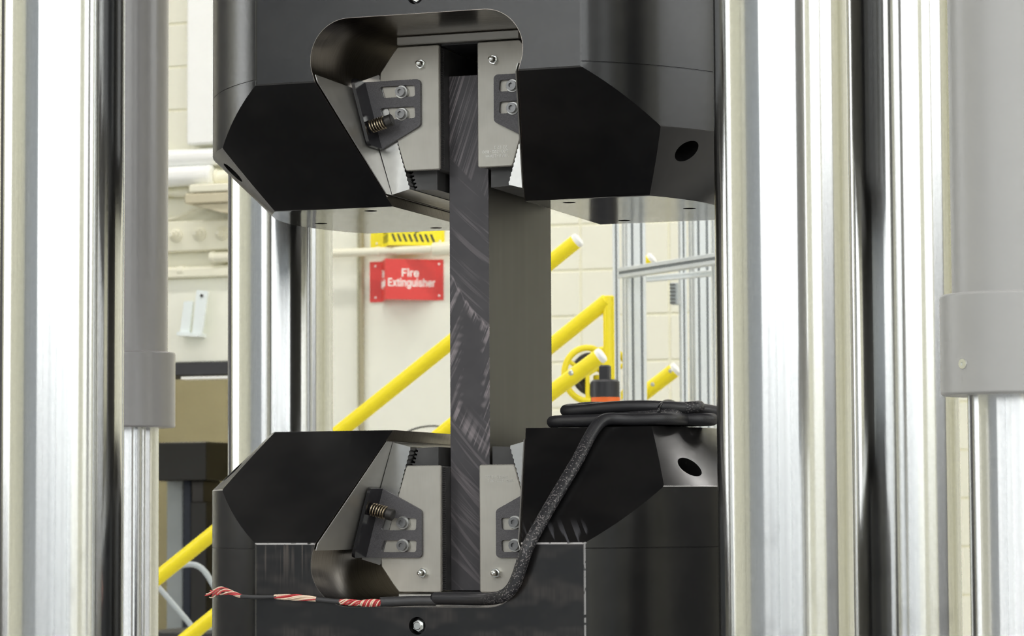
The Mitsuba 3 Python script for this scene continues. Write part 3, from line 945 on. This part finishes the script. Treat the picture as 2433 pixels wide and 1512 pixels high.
part(t, 'bolt', rod((c[0], 9.37, c[2]), (c[0], 9.362, c[2]), .007, 16), 'm_dark_steel', 30)
a, b = at(436, 903, 9.40), at(600, 897, 9.40)
single('pale_header_strip', bx(a[0], b[0], 9.37, 9.44, a[2], a[2] + .012, .002), 'm_white', 'thin white strip under the black door header', 'header_strip', False)  # plain white strip below the header

# far test machine in the passage
t = thing('far_machine', 'dark machine standing in the dim passage, with a black head over blue and black columns', 'machine')
YM = 10.3
def fbox(u0, u1, v0, v1, y, dy, m, name, smooth=False, b=.004):
    a, c_ = at(u0, v1, y), at(u1, v0, y)
    part(t, name, bx(a[0], c_[0], y, y + dy, a[2], c_[2], b), m, smooth)
fbox(330, 490, 1050, 1143, YM, .5, 'm_ink', 'head')
fbox(395, 434, 1143, 1560, YM + .3, .2, 'm_hose_grey', 'grey_column')
fbox(434, 454, 1143, 1560, YM + .2, .2, 'm_blue_black', 'blue_column')
fbox(455, 484, 1143, 1195, YM + .1, .2, 'm_dark_steel', 'collar')
fbox(452, 490, 1193, 1560, YM + .05, .3, 'm_ink', 'black_column')
zf = at(452, 1560, YM)[2]
part(t, 'base', bx(at(330, 1500, YM)[0], at(500, 1500, YM)[0], YM, YM + .5, FLOOR, zf + .02, .005), 'm_ink', False)
a = at(320, 1502, 6.6)
b = at(512, 1502, 6.6)
t = thing('bench', 'black bench top at the lower left, below the grey hose', 'bench')
part(t, 'top', bx(a[0], b[0], 6.6, 7.2, a[2] - .04, a[2], .004), 'm_ink', False)
for xx in (a[0] + .05, b[0] - .05):
    for yy in (6.66, 7.14):
        part(t, 'leg', bx(xx - .02, xx + .02, yy - .02, yy + .02, FLOOR, a[2] - .04), 'm_ink', False)
c0, c1 = at(470, 1502, 6.7), at(505, 1494, 6.7)
single('tool_case', bx(c0[0], c1[0], 6.66, 6.9, a[2], a[2] + .02, .004), 'm_hose_grey', 'flat grey case on the black bench', 'case', False)
hp = [(540, 1450, 6.0), (520, 1415, 6.0), (504, 1386, 6.0), (482, 1354, 6.0), (458, 1342, 6.0), (425, 1346, 6.0), (388, 1360, 6.05), (366, 1380, 6.1), (380, 1400, 6.1), (414, 1439, 6.1), (453, 1486, 6.1), (480, 1530, 6.1), (500, 1600, 6.15)]
single('grey_hose', tube(spline([at(*q) for q in hp], 90), .0095, 12)[0], 'm_hose_grey', 'grey hose looping behind the yellow rail at the lower left', 'hose', True)

# ------------------------------------------------------------------ middle of the back wall
c = at(857, 640, 9.40)
cu = thing('pier_shadow', 'thin upright strip that stands for the shadow at the pier edge, left of the red sign', 'pier_shadow')
part(cu, 'tube', rod((c[0], 9.405, FLOOR), (c[0], 9.405, 3.2), .0115, 20), 'm_pier_shadow', 40)  # strip added for the shadow where the pier steps
p = thing('wall_pipe', 'cream pipe running along the wall above the red sign', 'pipe')
a0, a1 = at(650, 606, 9.33), at(1034, 590, 9.33)
a0[2] = a1[2] = at(900, 598, 9.33)[2]
part(p, 'tube', rod(a0, a1, .0185, 28), 'm_cream', 40)
a2 = at(1200, 590, 9.33); a2[2] = a1[2]
part(p, 'sleeve', rod(a1 - [.01, 0, 0], a2, .031, 28), 'm_cream', 40)
ca, cb = at(893, 598, 9.33), at(903, 598, 9.33)
ca[2] = cb[2] = a1[2]
part(p, 'coupling', rod(ca, cb, .0215, 28), 'm_cream', 40)


def vee_sign(name, label, us, vs, depth, m, lines, stripes=None):
    """A folded sheet sign standing out from the wall: us = left edge, left fold, ridge, right fold, right edge; vs = top, bottom."""
    yw = 9.42
    X = [at(us[0], 650, yw)[0], at(us[1], 650, yw)[0], at(us[2], 650, yw - depth)[0], at(us[3], 650, yw)[0], at(us[4], 650, yw)[0]]
    z1, z0 = at((us[0] + us[4]) / 2, vs[0], yw)[2], at((us[0] + us[4]) / 2, vs[1], yw)[2]
    Pl = [(X[0], yw), (X[1], yw), (X[2], yw - depth), (X[3], yw), (X[4], yw)]
    t = thing(name, label, 'sign')
    poly = shapely.LineString(Pl).buffer(.0022, cap_style=2, join_style=2)
    sh = trimesh.creation.extrude_polygon(poly, z1 - z0, engine='earcut')
    sh.apply_translation([0, 0, z0])
    part(t, 'sheet', sh, m, False)
    for (i, j) in ((2, 3), (1, 2)):
        A, B = np.array([*Pl[i], 0.]), np.array([*Pl[j], 0.])
        d = (B - A); L = np.linalg.norm(d); d /= L
        nrm = np.cross(d, [0, 0, 1])
        for txt, h, fx, fz, key in lines:
            tmx = meshkit.text_mesh(txt, h, .001, True)
            w = tmx.bounds[1][0] - tmx.bounds[0][0]
            sc = min(1.0, L * .95 / w)
            tmx.apply_scale([sc, 1, 1])
            o = A + d * (L * fx - w * sc / 2) + nrm * .0024 + np.array([0, 0, z0 + (z1 - z0) * fz])
            v = tmx.vertices
            tmx.vertices = o[None] + v[:, :1] * d + v[:, 1:2] * np.array([0, 0, 1.]) + v[:, 2:] * nrm
            part(t, 'lettering', tmx, key, False)
        if stripes:
            n, f0, f1, fz0, fz1 = stripes
            for k in range(n):
                s0 = L * (f0 + (f1 - f0) * k / n)
                w = L * (f1 - f0) / n
                q = [(s0, fz1), (s0 + w * .45, fz1), (s0 + w * 1.05, fz0), (s0 + w * .6, fz0)]
                V = np.array([A + d * a_ + nrm * .0024 + np.array([0, 0, z0 + (z1 - z0) * b_]) for a_, b_ in q])
                V = np.vstack([V, V + nrm * .0006])
                part(t, 'stripe', trimesh.convex.convex_hull(V), 'm_ink', False)
    for x_ in ((X[0] + X[1]) / 2, (X[3] + X[4]) / 2):
        for z_ in (z0 + .02, z1 - .02):
            part(t, 'screw', rod((x_, yw - .001, z_), (x_, yw - .006, z_), .005, 14), 'm_white', 30)
    return t


mat('m_letter_white', (0.9, 0.9, 0.88), 0.5)
vee_sign('fire_extinguisher_sign', 'red folded sign with white words Fire Extinguisher on the wall', (879, 907, 917, 1035, 1053), (620, 716), .14, 'm_red',
         (('Fire', .034, .47, .57, 'm_letter_white'), ('Extinguisher', .034, .5, .33, 'm_letter_white')))
vee_sign('stop_sign', 'yellow folded sign with black slanting stripes, half hidden above the red sign', (881, 912, 924, 1037, 1056), (470, 587), .12, 'm_sign_yellow',
         (('Emergency', .032, .5, .66, 'm_ink'), ('Stop', .034, .42, .27, 'm_ink')), (8, .04, .97, .07, .23))
single('thin_cable', tube(spline([at(u, v, 8.9) for u, v in ((945, 1045), (968, 1027), (990, 1018), (1018, 1013), (1045, 1014), (1075, 1022), (1110, 1045))] + [[at(1125, 1045, 8.9)[0], 8.9, FLOOR + .3], [at(1130, 1045, 8.9)[0], 8.9, FLOOR + .002]], 70), .004, 8)[0], 'm_rubber', 'thin dark cable arching behind the lower end of the yellow rail', 'cable', True)

# ------------------------------------------------------------------ yellow rails
def rail(label, p0, p1, y, r_px=17.5, cap=True, bolts=(), y1=None, foot=False):
    a, b = at(*p0, y), at(*p1, y if y1 is None else y1)
    r = r_px * np.dot((a + b) / 2 - CAM, _f) / FPX
    t = thing('yellow_rail', label, 'rail')
    part(t, 'tube', rod(a, b, r, 32), 'm_yellow', 40)
    if cap:
        d = (b - a) / np.linalg.norm(b - a)
        part(t, 'end_cap', rod(b - d * .004, b + d * .012, r * .97, 32), 'm_white', 40, 'white end cap')
    if foot:
        part(t, 'post', rod((a[0], a[1], FLOOR), (a[0], a[1], a[2] + r * .3), r * .8, 24), 'm_yellow', 40)
    for u, v in bolts:
        c = at(u, v, y - r * .9)
        part(t, 'bolt', orient(lathe([[0, 0], [.009, 0], [.009, .003], [.006, .008], [0, .009]], 18), c + [0, .004, 0], c - [0, 1, 0]), 'm_zinc', 30)
    return t, r


rail('long yellow rail rising across the picture to a white end right of the steel bar', (250, 1474), (1369, 574), 5.0)
t, r2 = rail('long yellow rail that rises to a yellow post beside the aluminium frame', (330, 1608), (1444, 714), 5.25, cap=False)
pp = at(1446, 714, 5.25)
part(t, 'post', rod((pp[0], pp[1], FLOOR), (pp[0], pp[1], pp[2] + r2 * .6), r2 * .75, 28), 'm_yellow', 40)
rail('short yellow rail end with a bolt, in front of the hose reel', (1180, 1031), (1424, 848), 4.6, 19, True, ((1357, 887),), foot=True)
rail('short yellow rail end seen between the aluminium posts', (1505, 955), (1603, 880), 6.6, 17.5, True, ((1551, 914), (1593, 882)), foot=True)
rail('yellow rail tip peeping over the sloping aluminium beam', (1500, 654), (1546, 617), 6.75, 15, foot=True)

# hose reel
c = at(1396, 890, 5.9)
t = thing('hose_reel', 'yellow hose reel wound with black hose behind the bolted rail end', 'hose reel')
for dy, rr in ((0, .082), (.10, .082)):
    th = np.linspace(0, 2 * np.pi, 61)
    ring = np.c_[c[0] + rr * .72 * np.cos(th) + dy * .3, c[1] + dy + rr * .6 * np.cos(th), c[2] + rr * np.sin(th)]
    part(t, 'rim', tube(ring, .010, 10, False)[0], 'm_yellow', True)
    for a_ in (0, 2.1, 4.2):
        e = np.array([c[0] + rr * .72 * math.cos(a_ + .5) + dy * .3, c[1] + dy + rr * .6 * math.cos(a_ + .5), c[2] + rr * math.sin(a_ + .5)])
        part(t, 'spoke', rod((c[0] + dy * .3, c[1] + dy, c[2]), e, .007, 10), 'm_yellow', 40)
th = np.linspace(0, 2 * np.pi * 3.2, 150)
rr = .055 + .004 * np.sin(th * .7)
coil = np.c_[c[0] + rr * .72 * np.cos(th) + .018 * th / 20, c[1] + .02 + .06 * th / 20 + rr * .6 * np.cos(th), c[2] + rr * np.sin(th)]
part(t, 'hose', tube(coil, .0105, 10)[0], 'm_rubber', True, 'black rubber hose')
part(t, 'stand', rod((c[0] + .02, c[1] + .06, FLOOR), (c[0] + .02, c[1] + .06, c[2]), .02, 20), 'm_yellow', 40)

# ------------------------------------------------------------------ aluminium frame
def profile40(w, n=1):
    """A slotted extrusion profile, w wide, with n slots on each side."""
    p = sbox(-w / 2, -w / 2, w / 2, w / 2).buffer(-.002).buffer(.002, quad_segs=3)
    for k in range(n):
        o = (k + .5) * w / n - w / 2
        dp, hw = w / n * .30, w / n * .15
        for s in (-1, 1):
            p = p.difference(sbox(o - hw, s * w / 2 - (dp if s > 0 else .001), o + hw, s * w / 2 + (dp if s < 0 else .001)))
            p = p.difference(sbox(s * w / 2 - (dp if s > 0 else .001), o - hw, s * w / 2 + (dp if s < 0 else .001), o + hw))
    return p


def slot_shade(a, b, w, n, roll=0.0):
    """Dark strips set in the slots of a profile to stand for the shade inside."""
    dp, hw = w / n * .30, w / n * .15
    P = []
    for k in range(n):
        o = (k + .5) * w / n - w / 2
        for s in (-1, 1):
            i, e = s * (w / 2 - dp + .0002), s * (w / 2 - dp * .45)
            P += [sbox(o - hw * .97, min(i, e), o + hw * .97, max(i, e)), sbox(min(i, e), o - hw * .97, max(i, e), o + hw * .97)]
    return cat_(*[extrusion(a, b, w, n, roll, q) for q in P])


def extrusion(a, b, w, n, roll=0.0, poly=None):
    m = trimesh.creation.extrude_polygon(poly or profile40(w, n), np.linalg.norm(np.asarray(b) - np.asarray(a)), engine='earcut')
    d = np.asarray(b, float) - np.asarray(a, float); d /= np.linalg.norm(d)
    x = np.cross([0, 0, 1], d) if abs(d[2]) < .9 else np.array([1.0, 0, 0])
    x -= d * np.dot(x, d); x /= np.linalg.norm(x)
    y = np.cross(d, x)
    X, Yv = x * math.cos(roll) + y * math.sin(roll), -x * math.sin(roll) + y * math.cos(roll)
    v = m.vertices
    m.vertices = np.asarray(a)[None] + v[:, :1] * X + v[:, 1:2] * Yv + v[:, 2:] * d
    return m


fr = thing('aluminium_frame', 'frame of slotted aluminium profiles standing behind the right grip heads', 'frame')
FT = 2.3
def post(u, y, w, n, rollz):
    c = at(u, 760, y)
    k = part(fr, 'post', extrusion((c[0], y, FLOOR), (c[0], y, FT), w, n, rollz), 'm_alu', False)
    part(k, 'slot_shade', slot_shade((c[0], y, FLOOR + .001), (c[0], y, FT - .001), w, n, rollz), 'm_slot_shade', False)
    return c
post(1465, 5.9, .021, 1, .3)
pA = post(1507, 5.5, .056, 2, .62)
pB = post(1623, 6.0, .021, 1, .62)
pC = post(1664, 6.15, .056, 2, .62)
post(1722, 5.2, .056, 2, .62)
b0 = at(1478, 650, 5.45)
b1 = level(1740, 610, b0[2])
k = part(fr, 'beam', extrusion(b0, b1, .031, 1), 'm_alu', False)
part(k, 'slot_shade', slot_shade(b0, b1, .031, 1), 'm_slot_shade', False)
e0 = at(1525, 665, 5.75)
e1 = level(1740, 645, e0[2])
part(fr, 'beam', extrusion(e0, e1, .018, 1), 'm_alu', False)
a, b = at(1596, 725, 5.95), at(1613, 673, 5.95)
t = thing('door_latch', 'small grey ribbed latch on the aluminium post', 'latch')
part(t, 'plate', bx(a[0], b[0], 5.93, 5.965, a[2], b[2], .002), 'm_hose_grey', False)
for k in range(6):
    z = a[2] + (b[2] - a[2]) * (k + .5) / 6
    part(t, 'rib', bx(a[0] + .001, b[0] - .006, 5.924, 5.931, z - .002, z + .002), 'm_bolt', False)

# black motor with an orange label
t = thing('black_actuator', 'black cylinder with an orange label, standing behind the cable coil', 'actuator')
ya = 2.6
c = at(1438, 930, ya)
k_ = np.dot(c - CAM, _f) / FPX
zt, zl0, zl1 = at(1438, 903, ya)[2], at(1438, 962, ya)[2], at(1438, 945, ya)[2]
ra = 34.5 * k_
part(t, 'housing', lathe([[0, zt - .6], [ra, zt - .6], [ra, zt - .004], [ra - .004, zt], [0, zt]], 48, (c[0], ya, 0)), 'm_plastic_black', 30)
part(t, 'stem', bx(c[0] - 12.5 * k_, c[0] + 12.5 * k_, ya - 12 * k_, ya + 12 * k_, zt - .002, at(1438, 868, ya)[2], .003), 'm_plastic_black', False)
aa = np.linspace(-2.5, .25, 30)
lab = np.array([[c[0] + (ra + .0006) * math.cos(q), ya + (ra + .0006) * math.sin(q), z] for z in (zl0, zl1) for q in aa])
F = []
for i in range(29):
    F += [[i, i + 1, 30 + i + 1], [i, 30 + i + 1, 30 + i]]
part(t, 'label', trimesh.Trimesh(lab, F, process=False), 'm_orange', True, 'orange label')
part(t, 'foot', lathe([[0, FLOOR], [.09, FLOOR], [.09, FLOOR + .02], [.03, FLOOR + .03], [.03, zt - .59], [0, zt - .59]], 32, (c[0], ya, 0)), 'm_plastic_black', 30)
